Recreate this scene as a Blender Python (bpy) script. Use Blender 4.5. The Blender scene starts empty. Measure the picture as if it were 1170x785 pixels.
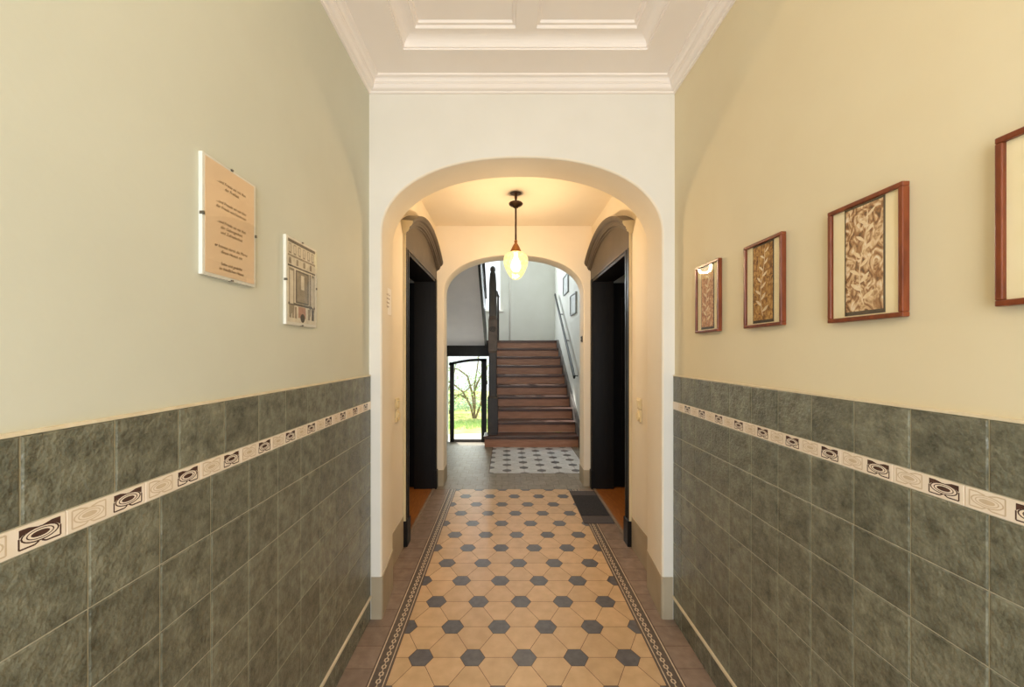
import bpy, bmesh, math, random
from mathutils import Vector

random.seed(7)
scene = bpy.context.scene
COL = scene.collection
PI = math.pi

# ------------------------------------------------------------------ camera
EYE = 1.49
cam_d = bpy.data.cameras.new('camera')
cam_d.sensor_fit = 'HORIZONTAL'
cam_d.sensor_width = 36.0
cam_d.lens = 455.0 / 1170.0 * 36.0
cam_d.shift_x = 7.5 / 1170.0
cam_d.shift_y = 10.9 / 1170.0
cam_d.clip_start = 0.02
cam_d.clip_end = 200
cam = bpy.data.objects.new('camera', cam_d)
COL.objects.link(cam)
cam.location = (0, 0, EYE)
cam.rotation_euler = (PI / 2, 0, 0)
scene.camera = cam

# ------------------------------------------------------------------ view, world, lights
vs = scene.view_settings
vs.view_transform = 'Standard'
vs.look = 'None'
vs.gamma = 1.0
vs.use_curve_mapping = False
vs.exposure = 0.75
scene.cycles.max_bounces = 14
scene.cycles.diffuse_bounces = 8
scene.cycles.transparent_max_bounces = 16
scene.cycles.sample_clamp_indirect = 4.0
scene.cycles.use_denoising = True

world = bpy.data.worlds.new('world')
scene.world = world
world.use_nodes = True
bg = world.node_tree.nodes['Background']
bg.inputs[0].default_value = (0.86, 0.94, 1.0, 1)
bg.inputs[1].default_value = 0.95

SUN_E = 6.5
ENTRY_W = 36.0
HALLTOP_W = 6.0
WINDOW_W = 62.0
STAIR_W = 14.0
GDOOR_W = 14.0
LAMP_W = 200.0
HALL_LAMP_W = 30.0
WARM = (1.0, 0.69, 0.38)


def light(name, kind, loc, energy, color, rot=(0, 0, 0), size=None, size_y=None, radius=None):
    d = bpy.data.lights.new(name, kind)
    d.energy = energy
    d.color = color
    if kind == 'AREA':
        d.shape = 'RECTANGLE'
        d.size = size
        d.size_y = size_y
    if radius is not None:
        d.shadow_soft_size = radius
    o = bpy.data.objects.new(name, d)
    COL.objects.link(o)
    o.location = loc
    o.rotation_euler = rot
    return o


sun = light('sun', 'SUN', (-4, 16, 12), SUN_E, (1.0, 0.95, 0.85), (math.radians(-38), math.radians(-22), 0))
sun.data.angle = 0.02
# daylight entering by the entrance doorway behind the viewer
light('entrance_daylight', 'AREA', (0.09, -1.36, 1.45), ENTRY_W, (0.90, 0.96, 1.0), (PI / 2, 0, 0), 1.15, 2.4)
# daylight of the big landing window (upper back wall)
light('landing_daylight', 'AREA', (-0.66, 9.70, 3.45), WINDOW_W, (0.88, 0.95, 1.0), (-PI / 2, 0, 0), 1.0, 1.75)
light('stairwell_fill', 'AREA', (0.0, 7.2, 5.35), STAIR_W, (0.90, 0.96, 1.0), (0, 0, 0), 2.0, 3.0)  # added overhead fill under the closed ceiling
light('garden_daylight', 'AREA', (-0.91, 9.62, 0.35), GDOOR_W, (0.95, 1.0, 0.88), (-PI / 2, 0, 0), 0.7, 1.7)

CX = 0.0925          # centre line of the corridor
HW = 0.8475          # half width of the front hall
XL, XR = CX - HW, CX + HW
PW = 0.8775          # half width of the passage
Z1, Z1B = 2.23, 2.54     # first arch wall (front, back) as depth
Z2, Z2B = 4.457, 4.71    # second arch wall
HCEIL = 3.01
PCEIL = 2.914
BACK = -1.4
SXL, SXR = -1.62, 1.20   # stair hall side walls
SZ = 9.75                # stair hall back wall
STOP = 5.4
RISE, GO, ST0 = 0.1774, 0.30, 6.31
LAND = RISE * 10


# ------------------------------------------------------------------ materials
def lin(h):
    h = h.lstrip('#')
    out = []
    for i in (0, 2, 4):
        c = int(h[i:i + 2], 16) / 255.0
        out.append(c / 12.92 if c <= 0.04045 else ((c + 0.055) / 1.055) ** 2.4)
    return (*out, 1.0)


def mat(name, c1, c2=None, rough=0.6, scale=8.0, bump=0.0, bscale=None, spec=0.5, metal=0.0, island=0.0,
        detail=4.0, lo=0.35, hi=0.65, coat=0.0, nrough=0.5, stretch=None, bdist=0.01):
    m = bpy.data.materials.new(name)
    m.use_nodes = True
    nt = m.node_tree
    N, L = nt.nodes, nt.links
    p = N['Principled BSDF']
    p.inputs['Roughness'].default_value = rough
    p.inputs['Specular IOR Level'].default_value = spec
    p.inputs['Metallic'].default_value = metal
    p.inputs['Coat Weight'].default_value = coat
    p.inputs['Coat Roughness'].default_value = 0.12
    c2 = c2 or c1
    geo = N.new('ShaderNodeNewGeometry')
    vec = geo.outputs['Position']
    if stretch:
        mp = N.new('ShaderNodeMapping')
        mp.inputs['Scale'].default_value = stretch
        L.new(vec, mp.inputs['Vector'])
        vec = mp.outputs['Vector']
    no = N.new('ShaderNodeTexNoise')
    no.inputs['Scale'].default_value = scale
    no.inputs['Detail'].default_value = detail
    no.inputs['Roughness'].default_value = nrough
    L.new(vec, no.inputs['Vector'])
    rp = N.new('ShaderNodeValToRGB')
    rp.color_ramp.elements[0].position = lo
    rp.color_ramp.elements[1].position = hi
    rp.color_ramp.elements[0].color = lin(c1)
    rp.color_ramp.elements[1].color = lin(c2)
    L.new(no.outputs['Fac'], rp.inputs['Fac'])
    out = rp.outputs['Color']
    if island:
        hs = N.new('ShaderNodeHueSaturation')
        mr = N.new('ShaderNodeMapRange')
        mr.inputs['To Min'].default_value = 1 - island
        mr.inputs['To Max'].default_value = 1 + island
        L.new(geo.outputs['Random Per Island'], mr.inputs['Value'])
        L.new(mr.outputs['Result'], hs.inputs['Value'])
        L.new(out, hs.inputs['Color'])
        out = hs.outputs['Color']
    L.new(out, p.inputs['Base Color'])
    if bump:
        nb = N.new('ShaderNodeTexNoise')
        nb.inputs['Scale'].default_value = bscale or scale * 4
        nb.inputs['Detail'].default_value = 5
        L.new(vec, nb.inputs['Vector'])
        b = N.new('ShaderNodeBump')
        b.inputs['Strength'].default_value = bump
        b.inputs['Distance'].default_value = bdist
        L.new(nb.outputs['Fac'], b.inputs['Height'])
        L.new(b.outputs['Normal'], p.inputs['Normal'])
    return m


def glass_mat(name, tint=(1, 1, 1, 1), rough=0.02, f=1.5):
    m = bpy.data.materials.new(name)
    m.use_nodes = True
    nt = m.node_tree
    N, L = nt.nodes, nt.links
    N.remove(N['Principled BSDF'])
    tr = N.new('ShaderNodeBsdfTransparent')
    tr.inputs[0].default_value = tint
    gl = N.new('ShaderNodeBsdfGlossy')
    gl.inputs['Roughness'].default_value = rough
    lw = N.new('ShaderNodeLayerWeight')
    lw.inputs['Blend'].default_value = 0.5
    pw = N.new('ShaderNodeMath')
    pw.operation = 'POWER'
    pw.inputs[1].default_value = 5.0
    L.new(lw.outputs['Facing'], pw.inputs[0])
    fr = N.new('ShaderNodeMath')
    fr.operation = 'MULTIPLY_ADD'
    fr.inputs[1].default_value = 0.9
    fr.inputs[2].default_value = 0.035
    L.new(pw.outputs[0], fr.inputs[0])
    mx = N.new('ShaderNodeMixShader')
    L.new(fr.outputs[0], mx.inputs[0])
    L.new(tr.outputs[0], mx.inputs[1])
    L.new(gl.outputs[0], mx.inputs[2])
    L.new(mx.outputs[0], N['Material Output'].inputs['Surface'])
    return m


def lamp_glass(name, color, strength, seethrough):
    """Glowing frosted pressed glass: part see-through, part glowing, with a pressed diamond pattern."""
    m = bpy.data.materials.new(name)
    m.use_nodes = True
    nt = m.node_tree
    N, L = nt.nodes, nt.links
    N.remove(N['Principled BSDF'])
    tr = N.new('ShaderNodeBsdfTransparent')
    em = N.new('ShaderNodeEmission')
    em.inputs[0].default_value = color
    geo = N.new('ShaderNodeNewGeometry')
    vo = N.new('ShaderNodeTexVoronoi')
    vo.inputs['Scale'].default_value = 38
    L.new(geo.outputs['Position'], vo.inputs['Vector'])
    mr = N.new('ShaderNodeMapRange')
    mr.inputs['From Max'].default_value = 0.7
    mr.inputs['To Min'].default_value = strength * 1.25
    mr.inputs['To Max'].default_value = strength * 0.7
    L.new(vo.outputs['Distance'], mr.inputs['Value'])
    L.new(mr.outputs['Result'], em.inputs[1])
    gl = N.new('ShaderNodeBsdfGlossy')
    gl.inputs['Roughness'].default_value = 0.1
    mx = N.new('ShaderNodeMixShader')
    mx.inputs[0].default_value = 1 - seethrough
    L.new(tr.outputs[0], mx.inputs[1])
    L.new(em.outputs[0], mx.inputs[2])
    m2 = N.new('ShaderNodeMixShader')
    m2.inputs[0].default_value = 0.06
    L.new(mx.outputs[0], m2.inputs[1])
    L.new(gl.outputs[0], m2.inputs[2])
    L.new(m2.outputs[0], N['Material Output'].inputs['Surface'])
    return m


def emit(name, color, s):
    m = bpy.data.materials.new(name)
    m.use_nodes = True
    N = m.node_tree.nodes
    N.remove(N['Principled BSDF'])
    e = N.new('ShaderNodeEmission')
    e.inputs[0].default_value = color
    e.inputs[1].default_value = s
    m.node_tree.links.new(e.outputs[0], N['Material Output'].inputs['Surface'])
    return m


def art_mat(name, cols, seed, scale=26.0):
    """A soft plant-like tangle in sepia tones: warped noise through a colour ramp."""
    m = bpy.data.materials.new(name)
    m.use_nodes = True
    nt = m.node_tree
    N, L = nt.nodes, nt.links
    p = N['Principled BSDF']
    p.inputs['Roughness'].default_value = 0.6
    geo = N.new('ShaderNodeNewGeometry')
    mp = N.new('ShaderNodeMapping')
    mp.inputs['Location'].default_value = (seed, seed * 1.7, seed * 0.6)
    mp.inputs['Scale'].default_value = (1, 1, 0.7)
    L.new(geo.outputs['Position'], mp.inputs['Vector'])
    n1 = N.new('ShaderNodeTexNoise')
    n1.inputs['Scale'].default_value = scale
    n1.inputs['Detail'].default_value = 3
    n1.inputs['Distortion'].default_value = 2.2
    L.new(mp.outputs[0], n1.inputs['Vector'])
    rp = N.new('ShaderNodeValToRGB')
    rp.color_ramp.interpolation = 'LINEAR'
    els = rp.color_ramp.elements
    while len(els) < len(cols):
        els.new(0.5)
    for i, c in enumerate(cols):
        els[i].position = 0.30 + 0.40 * i / (len(cols) - 1)
        els[i].color = lin(c)
    L.new(n1.outputs['Fac'], rp.inputs['Fac'])
    L.new(rp.outputs[0], p.inputs['Base Color'])
    return m


M = {}
M['wall'] = mat('painted_wall_sage', '#cac9b7', '#cecdbb', 0.62, 3, 0.04, 60, spec=0.35)
M['wall_lamp_warm'] = mat('painted_wall_lamp_warm', '#dccfae', '#dfd3b3', 0.62, 3, 0.04, 60, spec=0.35)  # right wall: warm lamplight put into the wall colour
M['white'] = mat('painted_white_plaster', '#e3dfd5', '#e7e3da', 0.7, 3, 0.04, 70, spec=0.3)
M['passage'] = mat('painted_passage_plaster', '#eadfcb', '#ede3d0', 0.7, 3, 0.04, 70, spec=0.3)
M['ceiling'] = mat('painted_ceiling', '#f1e9e2', '#f3ece6', 0.75, 3, 0.02, 50, spec=0.2)
M['stair_wall'] = mat('painted_stair_wall', '#dcddd6', '#e0e1db', 0.7, 3, 0.03, 60, spec=0.3)
M['soffit'] = mat('painted_soffit', '#d3cdd0', '#d8d2d4', 0.7, 4, 0.03, 40, spec=0.3)
M['dado'] = mat('painted_dado_taupe', '#a89a82', '#b1a48c', 0.55, 6, 0.05, 40, spec=0.35)
M['tile'] = mat('glazed_green_tile', '#3c3d31', '#8c8a75', 0.22, 20, 0.9, 85, spec=0.55, island=0.18, detail=12, lo=0.27, hi=0.73, bdist=0.006, nrough=0.74)
M['grout'] = mat('tile_grout', '#9c967f', '#ada68e', 0.85, 60)
M['cream_tile'] = mat('cream_band_tile', '#e9d9c2', '#eddecb', 0.25, 30, spec=0.5)
M['motif_dark'] = mat('band_motif_brown', '#4a332b', '#573e34', 0.25, 60)
M['motif_pale'] = mat('band_motif_faded', '#cdb698', '#d3bea1', 0.25, 60)
M['cream_trim'] = mat('cream_trim', '#d9c9a8', '#e2d4b6', 0.4, 30)
M['fl_beige'] = mat('floor_tile_buff', '#c2a078', '#ceac83', 0.34, 14, 0.05, 90, island=0.07, detail=6)
M['fl_dark'] = mat('floor_tile_slate', '#565254', '#636062', 0.34, 30, 0.05, 90, island=0.08)
M['fl_pale'] = mat('floor_tile_pale', '#c3c3c4', '#cfcfd1', 0.30, 14, 0.05, 90, island=0.05)
M['fl_brown'] = mat('floor_tile_brown', '#806c5d', '#927d6d', 0.34, 18, 0.06, 80, island=0.10)
M['fl_grey'] = mat('floor_tile_grey_brown', '#7a7061', '#8b8172', 0.42, 18, 0.06, 80, island=0.10)
M['fl_band'] = mat('floor_border_dark', '#57493f', '#63544a', 0.34, 40)
M['fl_line'] = mat('floor_border_line', '#cdb79b', '#d8c5a9', 0.34, 40)
M['fl_grout'] = mat('floor_grout', '#5b4030', '#6b4d3b', 0.8, 80)
M['black_wood'] = mat('black_stained_wood', '#0c0907', '#14100c', 0.42, 6, 0.08, 60, spec=0.3, stretch=(8, 8, 1))
M['frame_wood'] = mat('door_frame_brown_paint', '#3f362c', '#4b4035', 0.42, 5, 0.06, 40, spec=0.5)
M['navy'] = mat('dim_doorway_black', '#060709', '#09090d', 0.5, 5, 0.03, 40, spec=0.2)  # near-black: dimness of the doorways put into leaf and room wall colour
M['edge_paint'] = mat('frame_edge_cream_paint', '#cbb98f', '#d2c199', 0.5, 5)
M['newel'] = mat('carved_dark_oak', '#150e0a', '#261a13', 0.4, 9, 0.25, 40, stretch=(4, 4, 1))
M['newel_head'] = mat('paler_carved_oak', '#3d2f25', '#54443a', 0.45, 9, 0.2, 40)  # paler oak tone for the newel head
M['newel_base'] = mat('dark_oak_base', '#211a18', '#2c2422', 0.45, 9, 0.15, 40)  # slightly paler oak tone for the newel base block
M['tread'] = mat('stair_tread_wood', '#3f241a', '#4e2f22', 0.38, 5, 0.05, 40, stretch=(1, 6, 6))
M['riser'] = mat('stair_riser_wood', '#9a6a50', '#ac7c62', 0.42, 5, 0.05, 40, stretch=(1, 6, 6))
M['stringer'] = mat('stair_stringer_grey', '#56504d', '#635d59', 0.5, 8)
M['parquet'] = mat('parquet_wood', '#8a5226', '#a36933', 0.35, 10, 0.05, 40, stretch=(8, 1, 1))
M['rail'] = mat('handrail_dark_metal', '#151814', '#1e221d', 0.45, 10, metal=0.0)
M['brass'] = mat('aged_bronze', '#4a3424', '#5d4430', 0.35, 20, metal=0.7)
M['copper'] = mat('copper_cap', '#8a5a2c', '#a36d38', 0.35, 20, metal=0.6)
M['mahogany'] = mat('red_brown_frame_wood', '#662d14', '#7f3e1e', 0.32, 14, 0.05, 60, stretch=(4, 4, 1))
M['mat_cream'] = mat('cream_mount', '#fdeec4', '#fff2cc', 0.7, 20)
M['paper'] = mat('peach_paper', '#e5c7a1', '#ebcfab', 0.6, 5)
M['paper_white'] = mat('notice_paper', '#f6f0e6', '#f9f4ec', 0.7, 12)
M['ink'] = mat('brown_ink', '#644220', '#704b26', 0.7, 30)
M['ink_light'] = mat('pale_ink', '#8a7058', '#957b62', 0.7, 30)
M['board'] = mat('white_backing_board', '#dcd9cc', '#e2dfd3', 0.5, 20)
M['clip'] = mat('steel_clip', '#6f6a60', '#7d786e', 0.35, 20, metal=0.8)
M['sepia1'] = mat('photo_sepia_light', '#cfc6b0', '#e0d8c4', 0.6, 40)
M['sepia2'] = mat('photo_sepia_mid', '#7f7460', '#978b75', 0.6, 40)
M['sepia3'] = mat('photo_sepia_dark', '#3b342a', '#4f463a', 0.6, 40)
M['photo_red'] = mat('photo_faded_red', '#a87862', '#bb8c74', 0.6, 60)
M['art_pale'] = mat('print_pale_leaf', '#ead2a8', '#f4e4c6', 0.6, 60)
M['glass'] = glass_mat('clear_glass')
M['mat_rubber'] = mat('doormat_charcoal', '#2e2b2c', '#3b3737', 0.9, 120, 0.6, 300)
M['mat_edge'] = mat('doormat_grey_brown', '#4d4543', '#5a5150', 0.9, 120, 0.6, 300)
M['cream_plastic'] = mat('cream_switch_plastic', '#e6d3a4', '#ead9ae', 0.35, 20)
M['threshold'] = mat('stone_threshold', '#84715f', '#927f6c', 0.5, 20)
M['pipe'] = mat('white_pipe', '#efefe9', '#f3f3ee', 0.35, 20)
M['grey_frame'] = mat('grey_picture_frame', '#8b9092', '#979c9d', 0.4, 20)
M['grey_print'] = mat('pale_print', '#c9cecd', '#a9b0af', 0.5, 9)
M['grass'] = mat('lawn', '#93ab50', '#cfca80', 0.9, 1.6, 0.5, 30)
M['gravel'] = mat('garden_path', '#cfc4a4', '#e0d6ba', 0.9, 8, 0.4, 60)
M['leaf'] = mat('light_leaf', '#9abd74', '#c0d69c', 0.6, 4, island=0.2)
M['leaf_blue'] = mat('hedge_leaf', '#a4bfae', '#c2d4c6', 0.6, 4, island=0.2)
M['bark'] = mat('bark', '#6d5c44', '#8a7758', 0.85, 12, 0.3, 40)
M['shade_white'] = M['cream_plastic']


# ------------------------------------------------------------------ mesh helpers
class MB:
    def __init__(self):
        self.v, self.f, self.m = [], [], []

    def add(self, verts, faces, m=0):
        o = len(self.v)
        self.v += [tuple(p) for p in verts]
        for f in faces:
            self.f.append([i + o for i in f])
            self.m.append(m)

    def poly(self, pts, m=0):
        self.add(pts, [list(range(len(pts)))], m)

    def box(self, x0, x1, y0, y1, z0, z1, m=0):
        v = [(x, y, z) for z in (z0, z1) for y in (y0, y1) for x in (x0, x1)]
        self.add(v, [(0, 2, 3, 1), (4, 5, 7, 6), (0, 1, 5, 4), (2, 6, 7, 3), (0, 4, 6, 2), (1, 3, 7, 5)], m)

    def prism(self, pts, d, m=0):
        """closed polygon pts (3-D) extruded along vector d"""
        n = len(pts)
        v = list(pts) + [tuple(Vector(p) + Vector(d)) for p in pts]
        fs = [list(range(n))[::-1], list(range(n, 2 * n))]
        fs += [(i, (i + 1) % n, n + (i + 1) % n, n + i) for i in range(n)]
        self.add(v, fs, m)

    def loops(self, loops, m=0, closed=True, caps=True):
        n = len(loops[0])
        v = [p for l in loops for p in l]
        fs = []
        for k in range(len(loops) - 1):
            for i in range(n if closed else n - 1):
                j = (i + 1) % n
                fs.append((k * n + i, k * n + j, (k + 1) * n + j, (k + 1) * n + i))
        if caps and closed:
            fs.append(list(range(n))[::-1])
            fs.append([(len(loops) - 1) * n + i for i in range(n)])
        self.add(v, fs, m)

    def lathe(self, prof, c, n=20, m=0):
        """prof: list of (r, z) from c"""
        ls = []
        for r, z in prof:
            ls.append([(c[0] + max(r, 1e-4) * math.cos(2 * PI * i / n), c[1] + max(r, 1e-4) * math.sin(2 * PI * i / n), c[2] + z) for i in range(n)])
        self.loops(ls, m)

    def tube(self, pts, r, n=8, m=0, rs=None, flat=None):
        pts = [Vector(p) for p in pts]
        ls = []
        for i, p in enumerate(pts):
            a = pts[max(i - 1, 0)]
            b = pts[min(i + 1, len(pts) - 1)]
            t = (b - a).normalized()
            up = Vector((0, 0, 1)) if abs(t.z) < 0.95 else Vector((1, 0, 0))
            s = t.cross(up).normalized()
            u = s.cross(t).normalized()
            rr = rs[i] if rs else r
            fx, fy = flat or (1, 1)
            ls.append([tuple(p + s * (rr * fx * math.cos(2 * PI * k / n)) + u * (rr * fy * math.sin(2 * PI * k / n))) for k in range(n)])
        self.loops(ls, m)

    def build(self, name, mats, parent=None, smooth=False, bevel=0.0, origin=True, recalc=True):
        if not isinstance(mats, (list, tuple)):
            mats = [mats]
        if parent is not None:
            off = Vector(parent['_at'])
        elif origin:
            xs, ys, zs = zip(*self.v)
            off = Vector(((min(xs) + max(xs)) / 2, (min(ys) + max(ys)) / 2, min(zs)))
        else:
            off = Vector((0, 0, 0))
        me = bpy.data.meshes.new(name)
        me.from_pydata([tuple(Vector(p) - off) for p in self.v], [], self.f)
        for mm in mats:
            me.materials.append(mm)
        me.polygons.foreach_set('material_index', self.m)
        me.update()
        if recalc:
            b = bmesh.new()
            b.from_mesh(me)
            bmesh.ops.recalc_face_normals(b, faces=b.faces)
            b.to_mesh(me)
            b.free()
        if smooth:
            me.polygons.foreach_set('use_smooth', [True] * len(me.polygons))
        o = bpy.data.objects.new(name, me)
        COL.objects.link(o)
        if parent is not None:
            o.parent = parent
            o['_at'] = tuple(off)
        else:
            o.location = off
            o['_at'] = tuple(off)
        if bevel:
            md = o.modifiers.new('bevel', 'BEVEL')
            md.width = bevel
            md.segments = 2
            md.limit_method = 'ANGLE'
        return o


def tag(o, label, cat, group=None, kind=None):
    o['label'] = label
    o['category'] = cat
    if group:
        o['group'] = group
    if kind:
        o['kind'] = kind
    return o


def struct(o, label=None, cat=None):
    o['kind'] = 'structure'
    if label:
        o['label'] = label
    if cat:
        o['category'] = cat
    return o


def empty(name, loc, label, cat, group=None, kind=None):
    o = bpy.data.objects.new(name, None)
    o.empty_display_size = 0.1
    COL.objects.link(o)
    o.location = loc
    o['_at'] = tuple(loc)
    return tag(o, label, cat, group, kind)


# ------------------------------------------------------------------ setting: walls
def clip_rect(poly, x0, x1, y0, y1):
    def cut(ps, inside, inter):
        out = []
        for i, a in enumerate(ps):
            b = ps[(i + 1) % len(ps)]
            ia, ib = inside(a), inside(b)
            if ia:
                out.append(a)
            if ia != ib:
                out.append(inter(a, b))
        return out

    def ix(c):
        return lambda a, b: (c, a[1] + (b[1] - a[1]) * (c - a[0]) / (b[0] - a[0]))

    def iy(c):
        return lambda a, b: (a[0] + (b[0] - a[0]) * (c - a[1]) / (b[1] - a[1]), c)
    for ins, it in ((lambda p: p[0] >= x0, ix(x0)), (lambda p: p[0] <= x1, ix(x1)), (lambda p: p[1] >= y0, iy(y0)), (lambda p: p[1] <= y1, iy(y1))):
        if not poly:
            return []
        poly = cut(poly, ins, it)
    return poly


# front hall side walls (upper plaster); the tiles stand a little proud of them
b = MB(); b.box(XL - 0.14, XL - 0.008, BACK, Z1 + 0.02, 0, HCEIL + 0.25)
struct(b.build('wall_left', M['wall']), 'pale sage painted wall on the left above the green tiles', 'wall')
b = MB(); b.box(XR + 0.008, XR + 0.14, BACK, Z1 + 0.02, 0, HCEIL + 0.25)
struct(b.build('wall_right', M['wall_lamp_warm']), 'painted wall on the right with lamp warmth in its colour, above the green tiles', 'wall')

# entrance wall behind the viewer, with the doorway the daylight comes through
b = MB()
b.box(XL - 0.14, CX - 0.60, BACK - 0.15, BACK, 0, HCEIL + 0.25)
b.box(CX + 0.60, XR + 0.14, BACK - 0.15, BACK, 0, HCEIL + 0.25)
b.box(CX - 0.60, CX + 0.60, BACK - 0.15, BACK, 2.72, HCEIL + 0.25)
struct(b.build('wall_entrance', M['wall']))

AW, ASPR, AH, AN = 0.785, EYE + 0.664, 0.431, 2.2


def arch_loop(y, d, base=0.0, n=40):
    """opening outline at depth y, widened by d"""
    pts = [(CX - AW - d, y, base)]
    for k in range(7):
        pts.append((CX - AW - d, y, base + (ASPR - base) * (k + 1) / 8))
    for k in range(n + 1):
        t = PI - PI * k / n
        c, s = math.cos(t), math.sin(t)
        x = math.copysign(abs(c) ** (2 / AN), c) * (AW + d)
        z = abs(s) ** (2 / AN) * (AH + d)
        pts.append((CX + x, y, ASPR + z))
    for k in range(7):
        pts.append((CX + AW + d, y, base + (ASPR - base) * (7 - k) / 8))
    pts.append((CX + AW + d, y, base))
    return pts


def arch_rings(y0, y1, splay, r=0.010):
    rings = []
    for k in range(5):
        a = PI / 2 * k / 4
        rings.append((y0 + r * (1 - math.cos(a)), r * (1 - math.sin(a))))
    for k in range(4):
        a = PI / 2 * k / 3
        rings.append((y1 - 0.006 * (1 - math.sin(a)), splay + 0.006 * (1 - math.cos(a))))
    return rings


def arch_wall(name, y0, y1, x0, x1, top, splay, mats, label):
    b = MB()
    rings = [arch_loop(y, d) for y, d in arch_rings(y0, y1, splay)]
    b.loops(rings, 1, closed=False)
    for y, lp in ((y0, rings[0]), (y1, rings[-1])):
        # face split in strips between the arch and the outer rectangle
        n = len(lp)
        outer = []
        for (px, _, pz) in lp:
            outer.append((px, y, pz))
        half = [p for p in lp]
        m_i = 0 if y == y0 else 2
        # left and right of the opening
        b.poly([(x0, y, 0), (lp[0][0], y, 0), *[p for p in lp[1:9]], (x0, y, ASPR)], m_i)
        b.poly([(x1, y, 0), (x1, y, ASPR), *[p for p in lp[n - 9:n - 1]], (lp[-1][0], y, 0)], m_i)
        arc = lp[8:n - 8]
        b.poly([(x0, y, ASPR), *arc, (x1, y, ASPR), (x1, y, top), (x0, y, top)], m_i)
    b.poly([(x0, y0, 0), (x0, y1, 0), (x0, y1, top), (x0, y0, top)], 0)
    b.poly([(x1, y0, 0), (x1, y1, 0), (x1, y1, top), (x1, y0, top)], 0)
    b.poly([(x0, y0, top), (x1, y0, top), (x1, y1, top), (x0, y1, top)], 0)
    o = b.build(name, mats, recalc=False)
    for p in o.data.polygons:
        p.use_smooth = len(p.vertices) == 4 and p.material_index == 1
    return struct(o, label, 'wall')


arch_wall('wall_arch', Z1, Z1B, XL - 0.14, XR + 0.14, HCEIL + 0.25, 0.026, [M['white'], M['passage'], M['passage']],
          'white wall with the first wide round-cornered archway')
arch_wall('wall_inner_arch', Z2, Z2B, SXL - 0.2, SXR + 0.2, STOP, 0.0, [M['passage'], M['passage'], M['stair_wall']],
          'cream wall with the second archway in front of the stairs')

# passage walls with the two door openings
DY0, DY1, DH = 3.16, 4.36, 2.30


def passage_wall(s, name, label):
    b = MB()
    a, c = CX + s * PW, CX + s * (PW + 0.15)
    x0, x1 = min(a, c), max(a, c)
    b.box(x0, x1, Z1B, DY0, 0, PCEIL + 0.1)
    b.box(x0, x1, DY1, Z2, 0, PCEIL + 0.1)
    b.box(x0, x1, DY0, DY1, DH, PCEIL + 0.1)
    return struct(b.build(name, M['passage']), label, 'wall')


passage_wall(-1, 'wall_passage_left', 'cream passage wall around the left dark doorway')
passage_wall(1, 'wall_passage_right', 'cream passage wall around the right dark doorway')
b = MB(); b.box(CX - PW - 0.15, CX + PW + 0.15, Z1B, Z2, PCEIL, PCEIL + 0.1)
struct(b.build('ceiling_passage', M['passage']), 'warm lit flat ceiling of the passage between the arches', 'ceiling')

# rooms behind the passage doors (near-black wall colour stands for their dimness, with parquet)
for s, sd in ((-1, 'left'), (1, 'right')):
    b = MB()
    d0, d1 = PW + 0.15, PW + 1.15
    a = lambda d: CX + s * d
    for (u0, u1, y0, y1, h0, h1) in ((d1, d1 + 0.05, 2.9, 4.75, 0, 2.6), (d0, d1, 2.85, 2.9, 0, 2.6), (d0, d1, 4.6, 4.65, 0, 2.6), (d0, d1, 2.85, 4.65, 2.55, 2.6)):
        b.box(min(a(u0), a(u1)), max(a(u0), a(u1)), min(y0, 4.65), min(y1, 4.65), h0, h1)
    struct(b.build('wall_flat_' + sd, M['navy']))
    b = MB()
    x0, x1 = sorted((a(PW + 0.012), a(d1)))
    b.box(x0, x1, DY0 - 0.2, DY1 + 0.28, -0.03, 0.004)
    struct(b.build('floor_flat_' + sd, M['parquet']), 'orange brown parquet inside the %s doorway' % sd, 'floor')
    b = MB()
    x0, x1 = sorted((a(PW - 0.012), a(PW + 0.014)))
    b.box(x0, x1, DY0 - 0.02, DY1, 0.0, 0.010)
    struct(b.build('trim_%d' % (9 if s < 0 else 10), M['threshold']), 'pale stone threshold strip of the %s doorway' % sd, 'threshold')

# stair hall shell
b = MB(); b.box(SXL - 0.15, SXL, Z2B, SZ + 0.2, -0.9, STOP)
struct(b.build('wall_stair_left', M['stair_wall']))
b = MB(); b.box(SXR, SXR + 0.15, Z2B, SZ + 0.2, -0.2, STOP)
struct(b.build('wall_stair_right', M['stair_wall']), 'cool white wall along the right side of the stairs', 'wall')
WX0, WX1, WH0, WH1 = -1.15, -0.105, 2.53, 4.35     # landing window
GX0, GX1, GH0, GH1 = -1.42, -0.385, -0.70, 1.44    # garden door opening
b = MB()
T = 0.18
b.box(SXL, GX0, SZ, SZ + T, -0.9, STOP)
b.box(GX0, WX1, SZ, SZ + T, GH1, WH0)
b.box(GX0, WX0, SZ, SZ + T, WH0, STOP)
b.box(WX0, WX1, SZ, SZ + T, WH1, STOP)
b.box(GX1, WX1, SZ, SZ + T, -0.9, GH1)
b.box(WX1, SXR, SZ, SZ + T, -0.9, STOP)
b.box(GX0, GX1, SZ, SZ + T, -0.9, GH0)
struct(b.build('wall_stair_back', M['stair_wall']), 'pale wall behind the top landing of the stairs', 'wall')
b = MB(); b.box(0.125, SXR, SZ - 0.05, SZ, LAND, STOP)
struct(b.build('trim_11', M['stair_wall']), 'pale projecting wall panel above the landing', 'wall panel')
b = MB(); b.box(SXL - 0.15, SXR + 0.15, Z2B, SZ + 0.2, STOP, STOP + 0.1)
struct(b.build('ceiling_stair', M['stair_wall']))

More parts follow.
